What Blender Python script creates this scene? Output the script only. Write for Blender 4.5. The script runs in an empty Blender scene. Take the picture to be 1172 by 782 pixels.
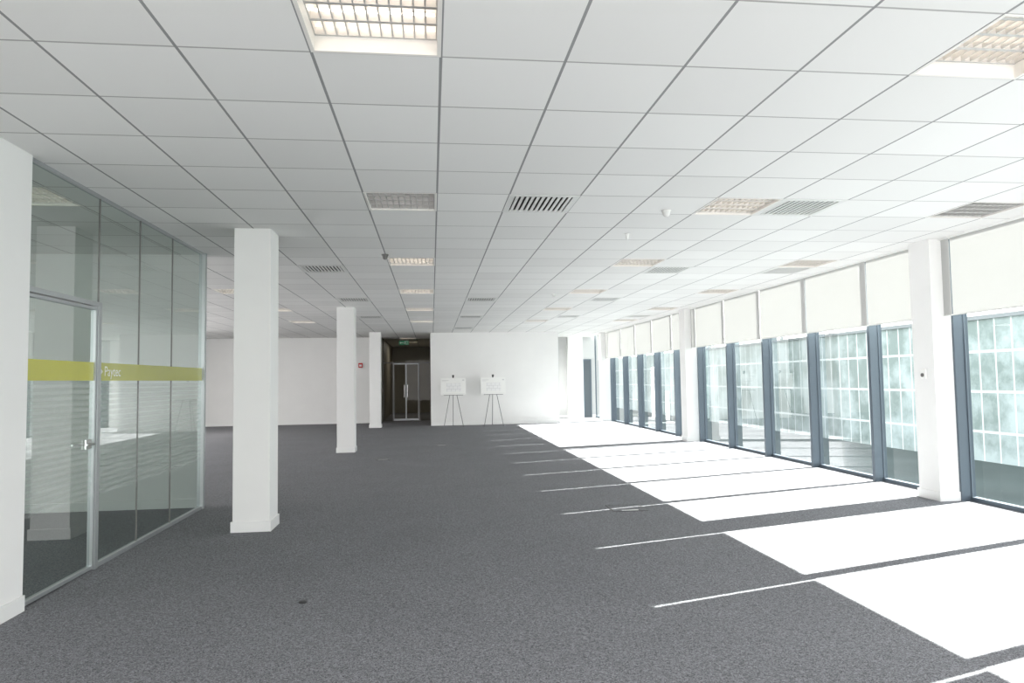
import bpy, bmesh, math, random
from mathutils import Matrix, Vector
random.seed(4)
SC=bpy.context.scene
COL=SC.collection
SC.view_settings.view_transform='Standard'
SC.view_settings.look='None'
SC.view_settings.exposure=0.0
ZC=2.97; HC=1.435
X0=0.056; Y0=3.21; T=0.6

# ---------------------------------------------------------------- materials
def newmat(name):
    m=bpy.data.materials.new(name); m.use_nodes=True
    nt=m.node_tree; nt.nodes.clear()
    out=nt.nodes.new('ShaderNodeOutputMaterial')
    return m,nt,out
def pm(name,col,rough=0.6,metal=0.0,emis=None,estr=0.0,spec=0.5,var=0.0,vscale=8.0):
    m,nt,out=newmat(name)
    b=nt.nodes.new('ShaderNodeBsdfPrincipled')
    b.inputs['Roughness'].default_value=rough
    b.inputs['Metallic'].default_value=metal
    b.inputs['Specular IOR Level'].default_value=spec
    c=(col[0],col[1],col[2],1)
    if var>0:
        tc=nt.nodes.new('ShaderNodeTexCoord'); n=nt.nodes.new('ShaderNodeTexNoise')
        n.inputs['Scale'].default_value=vscale; n.inputs['Detail'].default_value=4
        r=nt.nodes.new('ShaderNodeValToRGB')
        r.color_ramp.elements[0].position=.3; r.color_ramp.elements[1].position=.7
        r.color_ramp.elements[0].color=(col[0]*(1-var),col[1]*(1-var),col[2]*(1-var),1)
        r.color_ramp.elements[1].color=(min(1,col[0]*(1+var)),min(1,col[1]*(1+var)),min(1,col[2]*(1+var)),1)
        nt.links.new(tc.outputs['Object'],n.inputs['Vector']); nt.links.new(n.outputs['Fac'],r.inputs['Fac'])
        nt.links.new(r.outputs['Color'],b.inputs['Base Color'])
    else: b.inputs['Base Color'].default_value=c
    if emis: 
        b.inputs['Emission Color'].default_value=(*emis,1); b.inputs['Emission Strength'].default_value=estr
    nt.links.new(b.outputs[0],out.inputs[0])
    return m
def glassmat(name,tint,refl_blend=0.35,base=0.04,mx=1.0,gl=(1,1,1)):
    m,nt,out=newmat(name)
    t=nt.nodes.new('ShaderNodeBsdfTransparent'); t.inputs[0].default_value=(*tint,1)
    g=nt.nodes.new('ShaderNodeBsdfGlossy'); g.inputs['Roughness'].default_value=0.0; g.inputs[0].default_value=(*gl,1)
    lw=nt.nodes.new('ShaderNodeLayerWeight'); lw.inputs['Blend'].default_value=refl_blend
    mr=nt.nodes.new('ShaderNodeMapRange'); mr.inputs['To Min'].default_value=base; mr.inputs['To Max'].default_value=mx
    mix=nt.nodes.new('ShaderNodeMixShader')
    nt.links.new(lw.outputs['Fresnel'],mr.inputs['Value']); nt.links.new(mr.outputs[0],mix.inputs[0])
    nt.links.new(t.outputs[0],mix.inputs[1]); nt.links.new(g.outputs[0],mix.inputs[2]); nt.links.new(mix.outputs[0],out.inputs[0])
    return m
def vinyl(name,col,fac):
    m,nt,out=newmat(name)
    t=nt.nodes.new('ShaderNodeBsdfTransparent'); d=nt.nodes.new('ShaderNodeBsdfDiffuse'); d.inputs[0].default_value=(*col,1)
    mx=nt.nodes.new('ShaderNodeMixShader'); mx.inputs[0].default_value=fac
    nt.links.new(t.outputs[0],mx.inputs[1]);nt.links.new(d.outputs[0],mx.inputs[2]);nt.links.new(mx.outputs[0],out.inputs[0]); return m
M={}
M['wall']=pm('wall_paint',(0.82,0.815,0.805),0.7,var=0.015,vscale=2)
M['wall_shade']=pm('wall_paint_shaded',(0.50,0.50,0.50),0.7,var=0.015,vscale=2)  # wall paint darkened so the corner recess looks shaded
M['skirt']=pm('skirting_paint',(0.83,0.83,0.82),0.35)
M['colp']=pm('column_paint',(0.82,0.815,0.805),0.6,var=0.012,vscale=3)
M['frame']=pm('slate_frame',(0.095,0.122,0.150),0.45,metal=0.1)
M['alu']=pm('aluminium',(0.44,0.46,0.47),0.35,metal=0.6)
M['chrome']=pm('chrome',(0.60,0.60,0.60),0.15,metal=1.0)
M['glassw']=glassmat('window_glass',(0.55,0.59,0.59),0.15,0.0,0.4)
M['glassp']=glassmat('partition_glass',(0.54,0.65,0.61),0.45,0.13,0.9)
M['white']=pm('white_enamel',(0.85,0.85,0.83),0.4)
M['troff']=pm('luminaire_white',(0.80,0.775,0.74),0.45)
M['tube']=pm('lamp_tube',(1,1,1),0.4,emis=(1.0,0.88,0.75),estr=5.5)
M['tubeoff']=pm('lamp_tube_off',(.8,.8,.8),0.4,emis=(1,.95,.9),estr=.9)
M['louver']=pm('louvre_aluminium',(0.52,0.515,0.505),0.35,metal=0.2)
M['void']=pm('duct_void',(0.06,0.06,0.06),0.8)
M['vent']=pm('vent_enamel',(0.70,0.70,0.68),0.45)
M['black']=pm('black_metal',(0.03,0.03,0.032),0.4)
M['yellow']=vinyl('yellow_vinyl',(0.60,0.57,0.10),0.72)
M['yellowp']=vinyl('yellow_vinyl_pale',(0.60,0.58,0.15),0.64)
M['letter']=vinyl('white_vinyl',(0.88,0.88,0.82),0.85)
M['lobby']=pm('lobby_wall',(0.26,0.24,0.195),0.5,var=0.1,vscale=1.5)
M['lobbyf']=pm('lobby_frame',(0.16,0.155,0.15),0.4,metal=0.3)
M['print']=pm('print_grey',(0.64,0.64,0.64),0.5)
M['green']=pm('sign_green',(0.0,0.20,0.09),0.4)
M['red']=pm('red_plastic',(0.55,0.02,0.02),0.4)
M['frost']=vinyl('frosted_vinyl',(0.82,0.86,0.84),0.13)

# blind fabric
m,nt,out=newmat('blind_fabric')
d=nt.nodes.new('ShaderNodeBsdfDiffuse'); d.inputs[0].default_value=(0.88,0.875,0.86,1)
t=nt.nodes.new('ShaderNodeBsdfTranslucent'); t.inputs[0].default_value=(0.070,0.070,0.068,1)
mx=nt.nodes.new('ShaderNodeMixShader'); mx.inputs[0].default_value=0.5
nt.links.new(d.outputs[0],mx.inputs[1]);nt.links.new(t.outputs[0],mx.inputs[2]);nt.links.new(mx.outputs[0],out.inputs[0]); M['blind']=m
# carpet: fine loop pile fleck
m,nt,out=newmat('carpet')
b=nt.nodes.new('ShaderNodeBsdfPrincipled'); b.inputs['Roughness'].default_value=0.85; b.inputs['Specular IOR Level'].default_value=0.12
geo=nt.nodes.new('ShaderNodeNewGeometry')
n1=nt.nodes.new('ShaderNodeTexVoronoi'); n1.inputs['Scale'].default_value=185
sx=nt.nodes.new('ShaderNodeSeparateColor')
n3=nt.nodes.new('ShaderNodeTexNoise'); n3.inputs['Scale'].default_value=45; n3.inputs['Detail'].default_value=3
ad=nt.nodes.new('ShaderNodeMath'); ad.operation='MULTIPLY_ADD'; ad.inputs[1].default_value=.6
r1=nt.nodes.new('ShaderNodeValToRGB'); r1.color_ramp.elements[0].position=.2; r1.color_ramp.elements[1].position=.9
r1.color_ramp.elements[0].color=(0.074,0.075,0.081,1); r1.color_ramp.elements[1].color=(0.310,0.312,0.333,1)
sb=nt.nodes.new('ShaderNodeMath'); sb.operation='MULTIPLY'; sb.inputs[1].default_value=.5
n2=nt.nodes.new('ShaderNodeTexNoise'); n2.inputs['Scale'].default_value=1.3; n2.inputs['Detail'].default_value=3
r2=nt.nodes.new('ShaderNodeMapRange'); r2.inputs['To Min'].default_value=0.9; r2.inputs['To Max'].default_value=1.1
mul=nt.nodes.new('ShaderNodeVectorMath'); mul.operation='SCALE'
L=nt.links.new
L(geo.outputs['Position'],n1.inputs['Vector']);L(geo.outputs['Position'],n2.inputs['Vector']);L(geo.outputs['Position'],n3.inputs['Vector'])
L(n1.outputs['Color'],sx.inputs[0]);L(sx.outputs[0],ad.inputs[0]);L(n3.outputs['Fac'],sb.inputs[0]);L(sb.outputs[0],ad.inputs[2]);L(ad.outputs[0],r1.inputs['Fac'])
L(n2.outputs['Fac'],r2.inputs['Value']);L(r1.outputs['Color'],mul.inputs[0]);L(r2.outputs[0],mul.inputs['Scale']);L(mul.outputs[0],b.inputs['Base Color'])
L(b.outputs[0],out.inputs[0]); M['carpet']=m
# ceiling tiles
m,nt,out=newmat('ceiling_tile')
L=nt.links.new
b=nt.nodes.new('ShaderNodeBsdfPrincipled'); b.inputs['Roughness'].default_value=0.85; b.inputs['Specular IOR Level'].default_value=0.2
geo=nt.nodes.new('ShaderNodeNewGeometry'); sp=nt.nodes.new('ShaderNodeSeparateXYZ'); L(geo.outputs['Position'],sp.inputs[0])
def gridline(sock,off,w):
    a=nt.nodes.new('ShaderNodeMath');a.operation='SUBTRACT';L(sock,a.inputs[0]);a.inputs[1].default_value=off
    p=nt.nodes.new('ShaderNodeMath');p.operation='PINGPONG';L(a.outputs[0],p.inputs[0]);p.inputs[1].default_value=T/2
    l=nt.nodes.new('ShaderNodeMath');l.operation='LESS_THAN';L(p.outputs[0],l.inputs[0]);l.inputs[1].default_value=w/2
    q=nt.nodes.new('ShaderNodeMath');q.operation='DIVIDE';L(a.outputs[0],q.inputs[0]);q.inputs[1].default_value=T
    fl=nt.nodes.new('ShaderNodeMath');fl.operation='FLOOR';L(q.outputs[0],fl.inputs[0])
    return l.outputs[0],fl.outputs[0]
gx,ix=gridline(sp.outputs[0],X0,0.015); gy,iy=gridline(sp.outputs[1],Y0,0.012)
cx=nt.nodes.new('ShaderNodeCombineXYZ'); L(ix,cx.inputs[0]); L(iy,cx.inputs[1])
wn=nt.nodes.new('ShaderNodeTexWhiteNoise'); wn.noise_dimensions='3D'; L(cx.outputs[0],wn.inputs['Vector'])
tr=nt.nodes.new('ShaderNodeMix');tr.data_type='RGBA';L(wn.outputs['Value'],tr.inputs[0]);tr.inputs[6].default_value=(.775,.767,.752,1);tr.inputs[7].default_value=(.835,.828,.813,1)
mA=nt.nodes.new('ShaderNodeMix');mA.data_type='RGBA';L(gy,mA.inputs[0]);L(tr.outputs[2],mA.inputs[6]);mA.inputs[7].default_value=(.42,.41,.40,1)
mB=nt.nodes.new('ShaderNodeMix');mB.data_type='RGBA';L(gx,mB.inputs[0]);L(mA.outputs[2],mB.inputs[6]);mB.inputs[7].default_value=(.29,.29,.29,1)
L(mB.outputs[2],b.inputs['Base Color']);L(b.outputs[0],out.inputs[0]); M['ceil']=m
# presentation board
m,nt,out=newmat('board_print'); L=nt.links.new
b=nt.nodes.new('ShaderNodeBsdfPrincipled'); b.inputs['Roughness'].default_value=.5
tc=nt.nodes.new('ShaderNodeTexCoord'); br=nt.nodes.new('ShaderNodeTexBrick')
mp=nt.nodes.new('ShaderNodeMapping'); mp.inputs['Rotation'].default_value=(math.pi/2,0,0); L(tc.outputs['Object'],mp.inputs[0]); L(mp.outputs[0],br.inputs['Vector'])
br.inputs['Color1'].default_value=(.85,.85,.84,1);br.inputs['Color2'].default_value=(.82,.82,.82,1);br.inputs['Mortar'].default_value=(.66,.66,.66,1)
br.inputs['Scale'].default_value=1; br.inputs['Mortar Size'].default_value=.006; br.inputs['Brick Width'].default_value=.13; br.inputs['Row Height'].default_value=.09
L(br.outputs['Color'],b.inputs['Base Color']);L(b.outputs[0],out.inputs[0]); M['board']=m

# ---------------------------------------------------------------- helpers
def bx(bm,x0,x1,y0,y1,z0,z1,mi=0):
    vs=[bm.verts.new((x,y,z)) for x in (x0,x1) for y in (y0,y1) for z in (z0,z1)]
    for f in ((0,1,3,2),(4,6,7,5),(0,4,5,1),(2,3,7,6),(0,2,6,4),(1,5,7,3)):
        fc=bm.faces.new([vs[i] for i in f]); fc.material_index=mi
    return vs
def qx(bm,x,y0,y1,z0,z1,mi=0):
    f=bm.faces.new([bm.verts.new(p) for p in ((x,y0,z0),(x,y1,z0),(x,y1,z1),(x,y0,z1))]); f.material_index=mi
def qy(bm,x0,x1,y,z0,z1,mi=0):
    f=bm.faces.new([bm.verts.new(p) for p in ((x0,y,z0),(x1,y,z0),(x1,y,z1),(x0,y,z1))]); f.material_index=mi
def QX(*qs):
    bm=bmesh.new()
    for q in qs: qx(bm,*q)
    return bm
def QY(*qs):
    bm=bmesh.new()
    for q in qs: qy(bm,*q)
    return bm
def cyl(bm,p0,p1,r,seg=16,mi=0,r2=None):
    p0=Vector(p0);p1=Vector(p1);d=p1-p0
    q=d.to_track_quat('Z','Y'); mt=Matrix.Translation((p0+p1)/2)@q.to_matrix().to_4x4()
    g=bmesh.ops.create_cone(bm,cap_ends=True,segments=seg,radius1=r,radius2=r if r2 is None else r2,depth=d.length,matrix=mt)
    for f in {f for v in g['verts'] for f in v.link_faces}: f.material_index=mi
def mesh(bm,name,mats,loc=(0,0,0),parent=None,smooth=False,bevel=0):
    bmesh.ops.recalc_face_normals(bm,faces=bm.faces)
    me=bpy.data.meshes.new(name); bm.to_mesh(me); bm.free()
    for k in (mats if isinstance(mats,(list,tuple)) else [mats]): me.materials.append(M[k] if isinstance(k,str) else k)
    if smooth:
        for p in me.polygons: p.use_smooth=True
    o=bpy.data.objects.new(name,me); o.location=loc; COL.objects.link(o)
    if parent: o.parent=parent
    if bevel:
        md=o.modifiers.new('bevel','BEVEL'); md.width=bevel; md.segments=2; md.limit_method='ANGLE'
    return o
def thing(name,label,cat,loc,group=None):
    e=bpy.data.objects.new(name,None); e.location=loc; e.empty_display_size=.1; COL.objects.link(e)
    e['label']=label; e['category']=cat
    if group: e['group']=group
    return e
def struct(o,label=None,cat=None):
    o['kind']='structure'
    if label: o['label']=label
    if cat: o['category']=cat
    return o
def dup(t,loc,rotz=0):
    def cp(o,par):
        n=o.copy(); COL.objects.link(n)
        if par is not None: n.parent=par
        for c in list(o.children): cp(c,n)
        return n
    n=cp(t,None); n.location=loc; n.rotation_euler[2]=rotz
    return n
def B(*boxes):
    bm=bmesh.new()
    for b_ in boxes: bx(bm,*b_)
    return bm

# ---------------------------------------------------------------- shell
YS=-1.6; YE=33
struct(mesh(B((-9.1,6.12,YS,YE,-0.2,0)),'floor',['carpet']),'dark grey flecked loop pile carpet floor','floor')
def cell(i,j): return (X0+(i+.5)*T, Y0+(j+.5)*T)
lights=[]
for r in range(-1,29,5):
    for c in (-1,4,-6):
        lights.append((c,r))
    if r>=0: lights.append((8,r))
    lights.append((-11,r))
lights+=[(-2,36),(-2,40)]
vents=[(1,4),(5,4),(-3,10),(5,10),(1,16),(-3,16),(5,16),(1,22),(-3,22),(5,22),(-7,4),(1,28),(-8,10),(-8,16),(8,10),(8,22)]
occ=set(lights)|set(vents)
bm=bmesh.new()
xs=[-9.1]+[X0+i*T for i in range(-15,10)]+[5.87]
ys=[YS]+[Y0+j*T for j in range(-8,50) if YS<Y0+j*T<YE]+[YE]
for a in range(len(xs)-1):
    i=a-16
    for c in range(len(ys)-1):
        yy=ys[c]; j=round((yy-Y0)/T) if c>0 else -99
        if (i,j) in occ: continue
        f=bm.faces.new([bm.verts.new(p) for p in ((xs[a],ys[c],ZC),(xs[a],ys[c+1],ZC),(xs[a+1],ys[c+1],ZC),(xs[a+1],ys[c],ZC))])
bmesh.ops.remove_doubles(bm,verts=bm.verts,dist=1e-4)
struct(mesh(bm,'ceiling',['ceil']),'suspended ceiling of square white tiles in a grey metal grid','ceiling')
struct(mesh(B((-9.2,6.1,YS,YE,3.4,3.6),(5.87,5.88,YS,YE,ZC,3.4)),'trim_1',['wall']),'roof slab over the ceiling','slab')
GX=-2.66; DY=4.84
struct(mesh(B((-2.76,-2.62,YS,DY,0,ZC)),'wall_left',['wall']),'white painted wall beside the glass partition','wall')
struct(mesh(B((-2.62,-2.605,YS,DY,0,0.10)),'baseboard_left',['skirt']),'white skirting board','baseboard')
struct(mesh(B((-7.2,-7.0,YS,8.5,0,ZC)),'wall_meeting_room',['wall']),'white wall inside the glazed room','wall')
struct(mesh(B((-7.2,-2.72,8.5,8.6,0,ZC)),'wall_meeting_room_end',['wall']),'white end wall of the glazed room','wall')
struct(mesh(B((-7.0,-2.72,8.485,8.5,0,.1),(-7.0,-6.985,YS,8.485,0,.1)),'baseboard_meeting_room',['skirt']),'white skirting board','baseboard')
struct(mesh(B((-9.2,-9.0,20,24.5,0,ZC)),'wall_far_left',['wall']),'white side wall','wall')
struct(mesh(B((-9.2,-1.75,24.4,24.55,0,ZC)),'wall_back_left',['wall']),'long white back wall','wall')
struct(mesh(B((-9.0,-1.75,24.385,24.4,0,.1)),'baseboard_back_left',['skirt']),'white skirting board','baseboard')
struct(mesh(B((-.034,4.115,22.2,22.35,0,ZC)),'wall_back',['wall']),'white wall behind the easels','wall')
struct(mesh(B((-.034,4.115,22.185,22.2,0,.1),(4.115,4.13,22.185,22.35,0,.1)),'baseboard_back',['skirt']),'white skirting board','baseboard')
struct(mesh(B((3.9,6.2,25.0,25.15,0,3.4),(3.965,4.115,22.35,25.0,0,ZC)),'wall_back_right',['wall_shade']),'corner recess wall with shade put into its grey','wall')
struct(mesh(B((4.115,6.0,24.985,25.0,0,.1)),'baseboard_back_right',['skirt']),'white skirting board','baseboard')
struct(mesh(B((4.95,5.5,24.75,25.0,0,ZC)),'trim_2',['colp']),'white pilaster on the recess wall','pilaster')
d=thing('door_2','slate framed narrow door in the corner recess','door',(5.70,24.98,0)); struct(d)
mesh(B((-.15,-.11,-.03,.02,0,2.1),(.11,.15,-.03,.02,0,2.1),(-.15,.15,-.03,.02,2.1,2.14)),'door_frame',['frame'],parent=d)
mesh(B((-.11,.11,-.01,.01,0,2.1)),'door_leaf',[pm('door_blue_grey',(0.07,0.085,0.10),.4)],parent=d)

# lobby
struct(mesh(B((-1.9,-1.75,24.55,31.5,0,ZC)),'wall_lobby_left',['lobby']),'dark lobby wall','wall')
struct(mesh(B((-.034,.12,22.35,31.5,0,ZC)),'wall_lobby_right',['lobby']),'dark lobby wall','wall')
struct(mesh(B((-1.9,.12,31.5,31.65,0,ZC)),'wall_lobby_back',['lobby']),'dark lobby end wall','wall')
gd=glassmat('lobby_glass',(0.60,0.59,0.54),0.1,0.01,.15)
sc=thing('window_40','dark glazed screen with slim metal frames across the lobby','glass screen',(-.9,25.3,0)); struct(sc)
mesh(B((-.85,-.82,-.03,.03,0,ZC),(.83,.86,-.03,.03,0,ZC),(-.82,.83,-.03,.03,2.08,2.12),(-.52,-.49,-.03,.03,0,2.08),(.44,.47,-.03,.03,0,2.08)),'screen_frame',['lobbyf'],parent=sc)
mesh(QY((-.82,.83,0,2.12,ZC),(-.82,-.52,0,0,2.08),(.47,.83,0,0,2.08)),'screen_glass',[gd],parent=sc)
for n,(x,hx) in enumerate(((-1.15,.17),(-.70,-.17))):
    dd=thing('door_%d'%(3+n),'framed glass lobby door with upright steel pull handle','door',(x,25.3,0)); struct(dd)
    mesh(B((-.22,-.205,-.02,.02,0.01,2.07),(.205,.22,-.02,.02,.01,2.07),(-.205,.205,-.02,.02,.01,.08),(-.205,.205,-.02,.02,2.04,2.07)),'door_frame',['alu'],parent=dd)
    mesh(QY((-.205,.205,0,.08,2.04)),'door_glass',[gd],parent=dd)
    bm=bmesh.new(); cyl(bm,(hx,-.06,.85),(hx,-.06,1.3),.011); cyl(bm,(hx,-.06,.9),(hx,-.02,.9),.007); cyl(bm,(hx,-.06,1.25),(hx,-.02,1.25),.007)
    mesh(bm,'door_handle',['chrome'],parent=dd)
# exit sign
es=thing('exit_sign','green emergency exit sign with white running figure and arrow','sign',(-.98,24.9,2.80))
mesh(B((-.17,.17,-.012,.012,-.075,.075)),'sign_panel',['green'],parent=es)
bm=B((-.10,-.02,-.016,-.0125,-.008,.008),(.075,.125,-.016,-.0125,-.055,-.045),(.075,.083,-.016,-.0125,-.05,.06),(.12,.128,-.016,-.0125,-.05,.06),(.075,.128,-.016,-.0125,.055,.063))
vs=[bm.verts.new(p) for p in ((-.15,-.016,0),(-.10,-.016,.035),(-.10,-.016,-.035))]; bm.faces.new(vs)
cyl(bm,(.045,-.0125,.045),(.045,-.016,.045),.012)
for a,c in (((.04,.03),(.025,-.01)),((.025,-.01),(.05,-.03)),((.05,-.03),(.04,-.055)),((.025,-.01),(.0,-.035)),((.04,.025),(.01,.012)),((.04,.025),(.065,.005))):
    cyl(bm,(a[0],-.014,a[1]),(c[0],-.014,c[1]),.005,6)
mesh(bm,'sign_symbol',['letter'],parent=es)
mesh(B((-.12,-.11,-.004,.004,.075,.17)),'hanger',['alu'],parent=es)
mesh(B((.11,.12,-.004,.004,.075,.17)),'hanger',['alu'],parent=es)
fa=thing('fire_alarm_call_point','small square red fire alarm call point on white wall','fire alarm',(-2.45,24.37,2.0))
mesh(B((-.07,.07,-.03,.03,-.08,.08)),'alarm_box',['red'],parent=fa,bevel=.008)
mesh(B((-.04,.04,-.034,-.031,-.04,.03)),'alarm_plate',['white'],parent=fa)

# ---------------------------------------------------------------- columns
def column(x,y,wx,wy,label):
    t=thing('column',label,'column',(x+wx/2,y+wy/2,0)); h=wx/2; g=wy/2
    mesh(B((-h,h,-g,g,0,ZC)),'shaft',['colp'],parent=t,bevel=.004)
    s=h+.014; q=g+.014
    mesh(B((-s,s,-q,-g,0,.10),(-s,s,g,q,0,.10),(-s,-h,-g,g,0,.10),(h,s,-g,g,0,.10)),'skirting',['skirt'],parent=t)
    return t
for k,y in enumerate((7.01,14.41,21.81)):
    column(-1.925,y,.35,.35,'square white painted column rising from dark carpet')
for k,y in enumerate((7.2,14.9,22.6)):
    column(5.65,y,.37,.34,'square white painted column standing beside the window wall')
th=thing('thermostat','small white wall control on the white column','thermostat',(5.645,7.36,1.43))
mesh(B((-.022,.004,-.04,.04,-.055,.055)),'case',['white'],parent=th,bevel=.006)
bm=bmesh.new(); cyl(bm,(-.022,0,-.015),(-.032,0,-.015),.022,20); mesh(bm,'dial',['lobbyf'],parent=th)

# ---------------------------------------------------------------- window wall
WX=6.02; BAY=1.515; WT=3.4
kmin,kmax=-6,11
n=0
group='roller blinds along the window wall'
tmpl=None
for k in range(kmin,kmax+1):
    y1=7.17+BAY*k; y2=min(y1+BAY,25.0); n+=1
    bm=bmesh.new()
    bx(bm,5.885,6.06,y1,y1+.058,0,WT,0)
    bx(bm,5.99,6.06,y1+.058,y2,0,.045,0)
    bx(bm,6.0,6.05,y1+.058,y1+.071,.045,WT,0)
    bx(bm,6.0,6.05,y2-.012,y2,.045,WT,0)
    qx(bm,WX,y1+.071,y2-.012,.045,WT,1)
    struct(mesh(bm,'window_%d'%n,['frame','glassw']),'full height tinted window with slate blue mullion','window')
    yb0=y1-.10+.008; w=BAY-.016
    if yb0+w>24.95: w=24.95-yb0
    if tmpl is None:
        t=thing('roller_blind','white roller blind lowered a third over tall window','blind',(5.80,yb0,ZC),group)
        mesh(QX((0,0,w,-.88,-.02)),'fabric',['blind'],parent=t)
        mesh(B((-.007,.007,0,w,-.893,-.88)),'bottom_bar',['vent'],parent=t)
        mesh(B((-.03,.03,0,w,-.02,0)),'head_rail',['white'],parent=t)
        tmpl=t
    elif k<kmax:
        dup(tmpl,(5.80,yb0,ZC))

# ---------------------------------------------------------------- glass partition (origin at door jamb)
DW=5.87-DY
END=8.47-DY
gp=thing('glass_partition','full height frameless glass partition with yellow band and frosted stripes','glass partition',(GX,DY,0))
mesh(B((-.02,.02,.0,END-.03,ZC-.022,ZC),(-.02,.02,DW,END-.03,0,.035)),'rail',['alu'],parent=gp)
mesh(B((-.035,.035,END-.09,END-.03,0,ZC)),'end_post',['alu'],parent=gp)
mesh(B((-.03,.03,DW-.05,DW,0,2.10),(-.03,.03,0,DW-.05,2.065,2.10)),'door_frame',['alu'],parent=gp)
seams=[DW,6.65-DY,7.45-DY,END-.09]
for a,c in zip(seams[:-1],seams[1:]):
    mesh(QX((0,a+.002,c-.002,.035,ZC-.022)),'glass_panel',['glassp'],parent=gp)
mesh(QX((0,.0,DW-.004,2.10,ZC-.022)),'glass_panel',['glassp'],parent=gp)
mesh(B((-.007,.007,seams[1]-.002,seams[1]+.002,.035,ZC-.022),(-.007,.007,seams[2]-.002,seams[2]+.002,.035,ZC-.022),(-.007,.007,DW-.003,DW,2.1,ZC-.022)),'joint_seal',['lobbyf'],parent=gp)
mesh(QX((.0075,DW,END-.09,1.475,1.62)),'yellow_band',['yellowp'],parent=gp)
def stripes(par,a,c):
    bm=bmesh.new(); z=1.45; 
    while z>.56:
        qx(bm,.0075,a,c,z-.030,z); z-=.045
    mesh(bm,'frosted_stripes',['frost'],parent=par)
stripes(gp,DW,END-.09)
cu=bpy.data.curves.new('lettering','FONT'); cu.body='Paytec'; cu.size=.115
to=bpy.data.objects.new('tmp',cu); COL.objects.link(to)
dg=bpy.context.evaluated_depsgraph_get(); me=bpy.data.meshes.new_from_object(to.evaluated_get(dg)); bpy.data.objects.remove(to)
me.materials.clear(); me.materials.append(M['letter'])
lo=bpy.data.objects.new('lettering',me); COL.objects.link(lo); lo.parent=gp
lo.matrix_local=Matrix.Translation((.0095,1.13,1.513))@Matrix(((0,0,1,0),(1,0,0,0),(0,1,0,0),(0,0,0,1)))
bm=bmesh.new(); bm.faces.new([bm.verts.new(p) for p in ((.0095,1.06,1.513),(.0095,1.105,1.548),(.0095,1.06,1.583))]); mesh(bm,'emblem',['letter'],parent=gp)
# door
dr=thing('door_1','frameless glass door with aluminium edge and chrome lever handle','door',(GX,DY,0)); struct(dr)
w=DW-.055
mesh(QX((0,.03,w-.02,.035,2.035)),'door_glass',['glassp'],parent=dr)
mesh(B((-.02,.02,.005,.03,.01,2.055),(-.02,.02,w-.02,w,.01,2.055),(-.02,.02,.03,w-.02,2.035,2.055),(-.02,.02,.03,w-.02,.01,.035)),'door_edge',['alu'],parent=dr)
mesh(QX((.0075,.03,w-.02,1.475,1.62)),'yellow_band',['yellow'],parent=dr)
stripes(dr,.03,w-.02)
hy=5.72-DY
bm=bmesh.new()
bx(bm,.006,.018,hy-.045,hy+.045,.945,1.02)
for s in (1,-1):
    cyl(bm,(s*.01,hy,.985),(s*.055,hy,.985),.010); cyl(bm,(s*.053,hy+.008,.985),(s*.053,hy-.11,.985),.008)
mesh(bm,'door_handle',['chrome'],parent=dr,bevel=.002)['label']='chrome lever handle with square lock case'

# ---------------------------------------------------------------- ceiling lights
def make_light(loc,tubemat='tube',lab='lit recessed square fluorescent luminaire with metal louvre in white ceiling',z0=.070):
    t=thing('ceiling_light',lab,'ceiling light',loc,'recessed louvred ceiling lights')
    h=.298; bm=bmesh.new(); H=.19
    bx(bm,-.3,-h+.016,-.3,.3,-.002,H); bx(bm,h-.016,.3,-.3,.3,-.002,H); bx(bm,-h+.016,h-.016,-.3,-h+.016,-.002,H); bx(bm,-h+.016,h-.016,h-.016,.3,-.002,H); bx(bm,-.3,.3,-.3,.3,H,H+.01)
    mesh(bm,'housing',['troff'],parent=t)
    bm=bmesh.new(); z1=z0+.035
    for i in range(5):
        y=-.28+i*.14; bx(bm,-.282,.282,y-.010,y+.010,z0,z1)
    for i in range(12):
        x=-.28+i*.0509; bx(bm,x-.0035,x+.0035,-.282,.282,z0+.002,z1-.002)
    mesh(bm,'louvre',['louver'],parent=t)
    for i in range(4):
        bm=bmesh.new(); y=-.21+i*.14; cyl(bm,(-.27,y,z1+.042),(.27,y,z1+.042),.013,10); mesh(bm,'lamp_tube',[tubemat],parent=t,smooth=True)
    return t
base={}
for l in lights:
    x,y=cell(*l)
    key='off' if l in ((-1,4),(8,4)) else ('near' if l[1]<0 else 'far')
    if key not in base:
        if key=='off': base[key]=make_light((x,y,ZC),'tubeoff','dim recessed square fluorescent luminaire with grey louvre in white ceiling',.012)
        elif key=='near': base[key]=make_light((x,y,ZC))
        else: base[key]=make_light((x,y,ZC),z0=.018)
    else: dup(base[key],(x,y,ZC))
def make_vent(loc):
    t=thing('air_vent','square white ceiling air grille with dark parallel slots','air vent',loc,'ceiling air grilles')
    bm=bmesh.new()
    bx(bm,-.3,.3,-.3,-.25,-.004,.01);bx(bm,-.3,.3,.25,.3,-.004,.01);bx(bm,-.3,-.25,-.25,.25,-.004,.01);bx(bm,.25,.3,-.25,.25,-.004,.01)
    mesh(bm,'frame',['vent'],parent=t)
    bm=bmesh.new(); bx(bm,-.3,.3,-.3,.3,.12,.13); bx(bm,-.3,-.26,-.3,.3,.01,.12);bx(bm,.26,.3,-.3,.3,.01,.12);bx(bm,-.26,.26,-.3,-.26,.01,.12);bx(bm,-.26,.26,.26,.3,.01,.12)
    mesh(bm,'duct',['void'],parent=t)
    bm=bmesh.new()
    for i in range(11):
        x=-.225+i*.045
        bx(bm,x-.0125,x+.0125,-.25,.25,-.001,.005)
    mesh(bm,'slats',['vent'],parent=t)
    return t
vb=None
for l in vents:
    x,y=cell(*l)
    if vb is None: vb=make_vent((x,y,ZC))
    else: dup(vb,(x,y,ZC))
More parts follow.
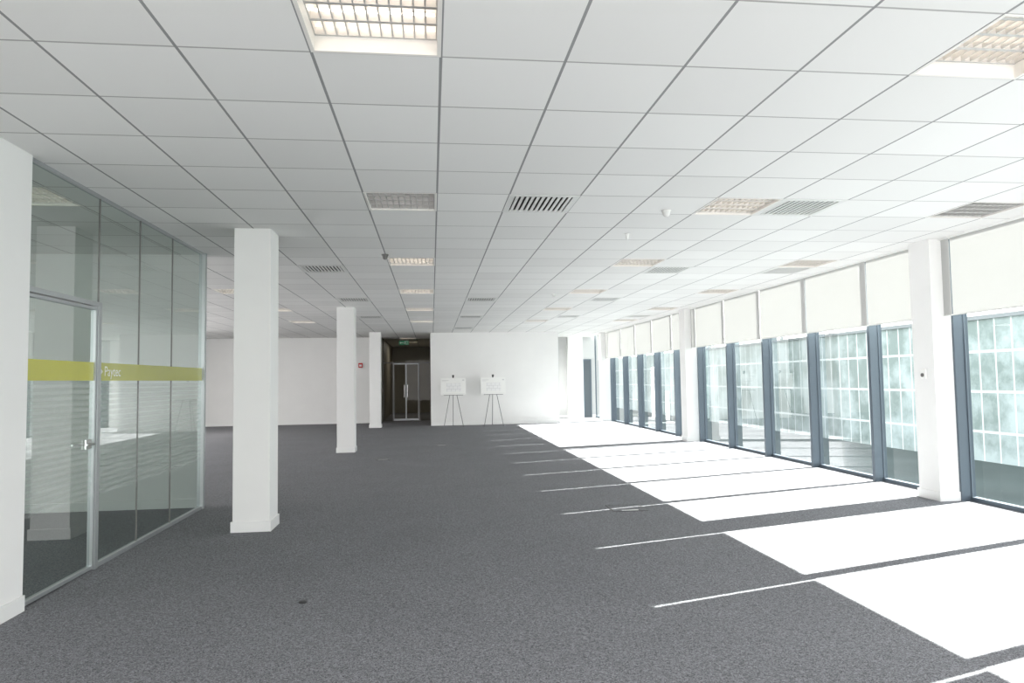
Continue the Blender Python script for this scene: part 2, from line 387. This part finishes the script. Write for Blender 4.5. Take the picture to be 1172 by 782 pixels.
def detector(x,y,r,mk,label):
    t=thing('smoke_detector',label,'smoke detector',(x,y,ZC))
    bm=bmesh.new(); cyl(bm,(0,0,-.012),(0,0,0),r,24); mesh(bm,'base',[mk],parent=t)
    bm=bmesh.new(); cyl(bm,(0,0,-.05),(0,0,-.012),r*.62,24,r2=r*.85); cyl(bm,(0,0,-.062),(0,0,-.05),r*.35,16,r2=r*.62); mesh(bm,'sensor_head',[mk],parent=t)
detector(2.16,6.07,.045,'vent','small round cream smoke detector on white ceiling')
detector(2.09,7.1,.028,'white','small round white smoke detector on white ceiling')
detector(2.2,12.2,.04,'vent','small round cream smoke detector on white ceiling')
detector(-.55,8.4,.042,'lobbyf','small dark grey round sensor on white ceiling')

# ---------------------------------------------------------------- floor boxes
def fbox(x,y,sx,sy):
    t=thing('floor_outlet_box','flush metal framed floor outlet box in grey carpet','floor box',(x,y,0))
    hx,hy=sx/2,sy/2; w=.016
    mesh(B((-hx,hx,-hy,-hy+w,0,.004),(-hx,hx,hy-w,hy,0,.004),(-hx,-hx+w,-hy+w,hy-w,0,.004),(hx-w,hx,-hy+w,hy-w,0,.004)),'lid_frame',['black'],parent=t)
    mesh(B((-hx+w,hx-w,-hy+w,hy-w,0,.003)),'lid',['carpet'],parent=t)
    mesh(B((-.09,.09,-hy+.03,-hy+.06,.003,.006)),'lid_handle',['vent'],parent=t)
fbox(2.12,7.50,.38,.38); fbox(.2,15.5,.25,.25); fbox(-.9,13.0,.25,.25)
t=thing('carpet_plug','small dark plug set in grey carpet','carpet plug',(-.85,4.72,0))
bm=bmesh.new(); cyl(bm,(0,0,0),(0,0,.006),.025,20); cyl(bm,(0,0,.006),(0,0,.009),.016,16); mesh(bm,'cap',['black'],parent=t)

# ---------------------------------------------------------------- easels
M['easel']=pm('easel_grey',(0.12,0.12,0.12),.4)
def easel(x,y,label):
    t=thing('easel',label,'easel',(x,y,0))
    top=Vector((0,.10,1.55))
    for f in ((-.30,-.10,0),(.30,-.10,0),(0,.50,0)):
        bm=bmesh.new(); cyl(bm,f,tuple(top),.009,10); cyl(bm,(f[0],f[1],0),(f[0]*.985,f[1]*.985+.0015,.03),.013,10)
        mesh(bm,'leg',['easel'],parent=t)
    bm=bmesh.new(); cyl(bm,(0,.10,1.5),(0,.10,1.58),.022,14); bx(bm,-.03,.03,.07,.10,1.54,1.60)
    mesh(bm,'head',['black'],parent=t)
    mesh(B((-.30,.30,-.045,.02,.972,.985)),'tray',['easel'],parent=t)
    return t
for (x,lab) in ((.66,'grey tripod easel carrying a white printed board'),(1.90,'grey tripod easel carrying a white board with floor plan')):
    easel(x,21.45,lab)
    b_=thing('display_board','white landscape presentation board with faint grey plan drawing','board',(x,21.42,.987))
    mesh(B((-.385,.385,-.008,.004,0,.52)),'panel',['white'],parent=b_)
    mesh(B((-.22,.24,-.0095,-.0085,.10,.36)),'plan_drawing',['board'],parent=b_)
    mesh(B((-.35,-.14,-.0095,-.0085,.44,.455),(-.35,-.22,-.0095,-.0085,.41,.42),(.28,.34,-.0095,-.0085,.43,.47),(-.35,.35,-.0095,-.0085,.03,.036)),'print_lines',['print'],parent=b_)
    b_.rotation_euler[0]=math.radians(-4)

# ---------------------------------------------------------------- exterior
GZ=-5.2
g=pm('tarmac',(0.055,0.074,0.072),.9,var=.2,vscale=.15)
o=mesh(B((6.6,400,-80,500,GZ-.3,GZ)),'ground',[g]); struct(o,'outdoor car park tarmac','ground')
gr=pm('grass',(0.050,0.082,0.062),.9,var=.3,vscale=.3)
o=mesh(B((20,25,10,140,GZ,GZ+.05)),'grass_verge',[gr]); o['label']='green grass verge beside the car park'; o['category']='grass'; o['kind']='stuff'
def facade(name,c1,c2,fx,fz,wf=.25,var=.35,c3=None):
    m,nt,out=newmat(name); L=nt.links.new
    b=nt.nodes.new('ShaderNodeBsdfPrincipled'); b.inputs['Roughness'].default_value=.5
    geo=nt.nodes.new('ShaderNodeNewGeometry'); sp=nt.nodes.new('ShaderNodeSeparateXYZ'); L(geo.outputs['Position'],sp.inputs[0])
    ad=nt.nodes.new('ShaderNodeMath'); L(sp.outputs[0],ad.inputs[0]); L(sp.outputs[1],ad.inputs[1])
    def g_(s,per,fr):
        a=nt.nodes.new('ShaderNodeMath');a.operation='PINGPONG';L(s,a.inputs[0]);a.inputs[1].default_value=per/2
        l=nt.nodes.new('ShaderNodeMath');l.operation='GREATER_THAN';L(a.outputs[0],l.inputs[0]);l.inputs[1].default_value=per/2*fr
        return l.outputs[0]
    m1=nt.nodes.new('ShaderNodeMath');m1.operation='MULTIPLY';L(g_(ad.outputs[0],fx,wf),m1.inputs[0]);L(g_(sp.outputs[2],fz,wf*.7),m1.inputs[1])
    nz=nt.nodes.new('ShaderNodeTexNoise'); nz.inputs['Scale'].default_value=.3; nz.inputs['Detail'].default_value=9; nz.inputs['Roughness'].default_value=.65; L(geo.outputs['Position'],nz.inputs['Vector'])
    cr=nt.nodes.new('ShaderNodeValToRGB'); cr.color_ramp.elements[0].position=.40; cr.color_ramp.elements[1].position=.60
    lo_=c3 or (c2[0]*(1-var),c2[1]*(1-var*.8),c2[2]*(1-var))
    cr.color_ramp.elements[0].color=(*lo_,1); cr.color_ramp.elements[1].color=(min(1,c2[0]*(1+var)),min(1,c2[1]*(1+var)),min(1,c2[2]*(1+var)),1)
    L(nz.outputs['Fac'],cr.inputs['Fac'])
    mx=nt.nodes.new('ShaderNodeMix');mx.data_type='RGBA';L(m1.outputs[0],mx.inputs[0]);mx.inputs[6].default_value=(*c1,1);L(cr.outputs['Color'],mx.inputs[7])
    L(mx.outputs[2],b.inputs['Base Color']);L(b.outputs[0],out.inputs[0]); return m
fa1=facade('facade_pale',(.55,.58,.6),(.26,.32,.33),3.2,3.0); fa3=facade('facade_glass',(.74,.78,.78),(.40,.46,.46),1.5,3.0,.09,.24,(.24,.30,.285))  # greenish blotches painted into the glass facade as reflected trees
rf=pm('roof_grey',(.30,.32,.33),.8)
def building(x,y,w,d,h,fm,label):
    t=thing('building',label,'building',(x,y,GZ))
    mesh(B((-w/2,w/2,-d/2,d/2,0,h)),'facade',[fm],parent=t)
    mesh(B((-w/2-.2,w/2+.2,-d/2-.2,d/2+.2,h,h+.3)),'roof',[rf],parent=t)
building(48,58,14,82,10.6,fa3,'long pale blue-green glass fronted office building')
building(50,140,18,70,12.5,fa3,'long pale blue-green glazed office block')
building(92,120,24,60,14.5,fa1,'pale rendered office block beyond car park')

# ---------------------------------------------------------------- light
w=bpy.data.worlds.new('World'); SC.world=w; w.use_nodes=True; nt=w.node_tree; nt.nodes.clear()
o=nt.nodes.new('ShaderNodeOutputWorld'); bg=nt.nodes.new('ShaderNodeBackground')
tc=nt.nodes.new('ShaderNodeTexCoord'); sp=nt.nodes.new('ShaderNodeSeparateXYZ'); r=nt.nodes.new('ShaderNodeValToRGB')
nt.links.new(tc.outputs['Generated'],sp.inputs[0]); nt.links.new(sp.outputs[2],r.inputs[0])
r.color_ramp.elements[0].position=0; r.color_ramp.elements[0].color=(1,.985,.97,1)
r.color_ramp.elements[1].position=.6; r.color_ramp.elements[1].color=(.95,.965,1,1)
nt.links.new(r.outputs[0],bg.inputs[0]); bg.inputs[1].default_value=5.0; nt.links.new(bg.outputs[0],o.inputs[0])
sd=bpy.data.lights.new('sun','SUN'); sd.energy=88; sd.angle=.006; sd.color=(1,.955,.90)
so=bpy.data.objects.new('sun',sd); COL.objects.link(so)
az=math.atan(.29); el=math.atan(.633)
v=Vector((math.cos(el)*math.cos(az),math.cos(el)*math.sin(az),math.sin(el)))
so.rotation_euler=v.to_track_quat('Z','Y').to_euler()
for (x,y,e_,s_) in ((-4.8,2.5,14,1.1),(-4.8,6.2,14,1.1),(-.9,28.6,20,.5),(-6.5,20,50,1.2)):  # added fill lights, no fixtures: glazed room, lobby, back left
    ld=bpy.data.lights.new('added_fill','AREA'); ld.shape='SQUARE'; ld.size=s_; ld.energy=e_; ld.color=(1,.96,.90)
    lo=bpy.data.objects.new('added_fill',ld); lo.location=(x,y,ZC-.02); COL.objects.link(lo)

# ---------------------------------------------------------------- camera
yaw,pit,rol,f=.1165,.055,-.015,789.
cd=bpy.data.cameras.new('camera'); cd.sensor_width=36; cd.sensor_fit='HORIZONTAL'; cd.lens=f/1172*36; cd.clip_start=.05; cd.clip_end=1000
co=bpy.data.objects.new('camera',cd); COL.objects.link(co); SC.camera=co
R0=Vector((math.cos(yaw),-math.sin(yaw),0)); F=Vector((math.sin(yaw)*math.cos(pit),math.cos(yaw)*math.cos(pit),math.sin(pit))); U0=R0.cross(F)
c,s=math.cos(rol),math.sin(rol)
R=c*R0+s*U0; U=-s*R0+c*U0
mt=Matrix((R,U,-F)).transposed().to_4x4(); mt.translation=(0,0,HC); co.matrix_world=mt
